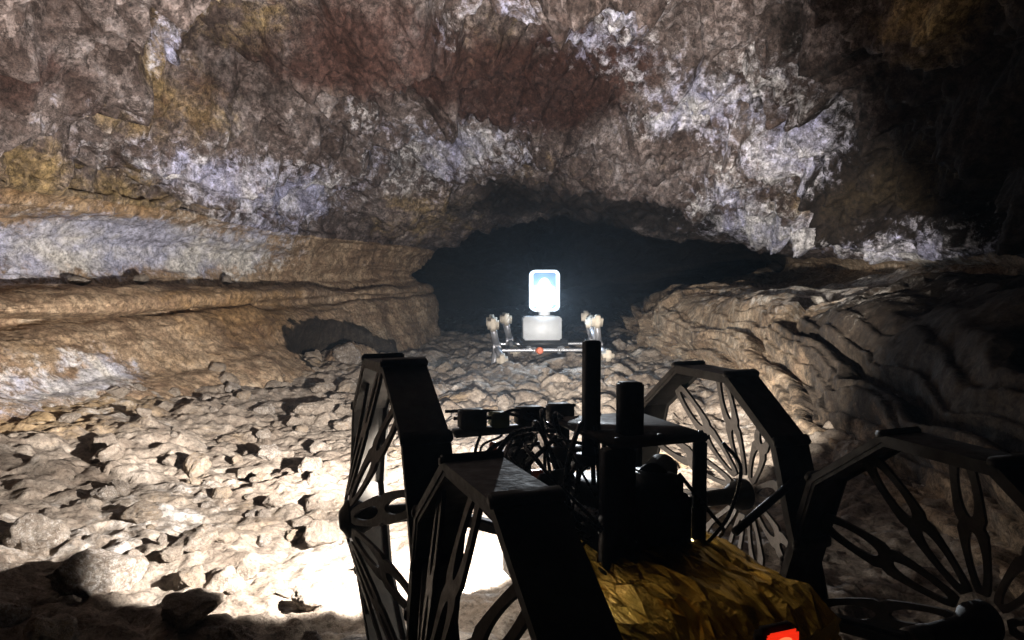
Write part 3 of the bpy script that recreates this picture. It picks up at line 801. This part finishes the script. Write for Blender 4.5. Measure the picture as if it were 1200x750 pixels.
# star wheels
sw = MB(); sw.lathe([(-.035, .03), (-.03, .045), (.03, .045), (.035, .03)], n=20); sw = sw.build('star_wheel', M['leg'], FR)
for k in range(5):
    a = 2 * math.pi * k / 5
    mt = Matrix.Rotation(a, 4, 'X')
    dx = .034 if k % 2 else -.034
    lg = MB(); lg.beam((0, 0, .02), (dx, 0, .215), .046, .05, .008)
    lg.v = [tuple(mt @ Vector(p)) for p in lg.v]
    lg = lg.build('leg', M['leg'], sw)
    pd = MB(); pd.box((dx, 0, .245), (.092, .085, .125), .026); pd.v = [tuple(mt @ Vector(p)) for p in pd.v]
    pd.build('foot_pad', M['pad'], sw)
for i, (x, y, a) in enumerate(((-.42, -.36, .66), (.44, -.36, .52), (-.27, .28, .60), (.50, .28, .70))):
    o = sw if i == 0 else copy_tree(sw, FR)
    o.location = (x, y, .22); o.rotation_euler = (a, 0, 0)

# ------------------------------------------------------------------ lights
def light(name, typ, loc, energy, col, size=.02, direction=None, spot=None, blend=.3):
    l = bpy.data.lights.new(name, typ); l.energy = energy; l.color = col; l.shadow_soft_size = size
    if spot: l.spot_size = R_(spot); l.spot_blend = blend
    o = bpy.data.objects.new(name, l); C.objects.link(o); o.location = loc
    if direction is not None: o.rotation_euler = Vector(direction).to_track_quat('-Z', 'Y').to_euler()
    return o
def rw(x, y, z):                                                    # rover frame -> world
    v = Vector((x, y, 0)); v.rotate(Quaternion((0, 0, 1), YAW)); return (v.x + .21, v.y + 1.22, z)
light('headlamp_low_beam', 'SPOT', rw(-.08, .445, .345), 270, (1.0, .93, .86), .012, (-.47, 1, .0), 136, .13)
light('headlamp_high_beam', 'SPOT', rw(-.08, .445, .350), 560, (1.0, .93, .86), .012, (-.44, 1, .52), 98, .22)
light('corner_fill', 'POINT', rw(-.15, .44, .21), 2.5, (1.0, .92, .82), .02)  # added fill for the dark near corner, no lamp body
light('headlamp_right', 'SPOT', rw(.08, .445, .345), 720, (1.0, .92, .82), .012, (.38, 1, .02), 50, .7)
fr_w = Vector(WHEELS['fr']); wl = Vector(rw(.03, .44, .22)); wd = (fr_w - wl); wd.rotate(Quaternion((0, 0, 1), .22))
light('wheel_fill', 'SPOT', wl, 6, (1.0, .92, .82), .012, wd, 76, .4)  # added fill that brightens the front-right wheel, no lamp body
light('far_lamp', 'SPOT', (.28, 6.28, FR.location.z + .66), 450, (.88, .94, 1.0), .05, (-.01, -1, -.062), 19, .6)
light('far_lamp_spill', 'SPOT', (.28, 6.28, FR.location.z + .66), 25, (.80, .90, 1.0), .05, (-.05, -1, -.12), 110, .6)

w = bpy.data.worlds.new('World'); scene.world = w; w.use_nodes = True
bg = w.node_tree.nodes['Background']; bg.inputs[0].default_value = (.02, .025, .035, 1); bg.inputs[1].default_value = .05
HAZE = .0032
if HAZE:
    hm = bpy.data.materials.new('cave_air'); hm.use_nodes = True; hn = hm.node_tree; hn.nodes.clear()
    ho = hn.nodes.new('ShaderNodeOutputMaterial'); hv = hn.nodes.new('ShaderNodeVolumePrincipled')
    hv.inputs['Color'].default_value = (.62, .80, 1.0, 1); hv.inputs['Density'].default_value = HAZE; hv.inputs['Anisotropy'].default_value = .55
    hn.links.new(hv.outputs[0], ho.inputs['Volume'])
    hz = MB().box((.3, 8.5, 1.3), (13, 30, 6)).build('haze', hm, smooth=False); tag(hz, kind='stuff')

# ------------------------------------------------------------------ camera, render settings
cam = bpy.data.cameras.new('camera'); cam.sensor_width = 36; cam.lens = 26; cam.clip_start = .02; cam.clip_end = 200
co_ = bpy.data.objects.new('camera', cam); C.objects.link(co_); co_.location = (0, 0, .72)
co_.rotation_euler = (R_(90 - 2.97), 0, 0); scene.camera = co_
vs = scene.view_settings; vs.view_transform = 'Standard'; vs.look = 'None'; vs.exposure = 0; vs.gamma = 1
scene.render.engine = 'CYCLES'
scene.cycles.use_denoising = True
scene.cycles.max_bounces = 5; scene.cycles.diffuse_bounces = 3; scene.cycles.glossy_bounces = 2; scene.cycles.volume_bounces = 0
scene.cycles.sample_clamp_indirect = 4
scene.cycles.use_adaptive_sampling = True; scene.cycles.adaptive_threshold = .04
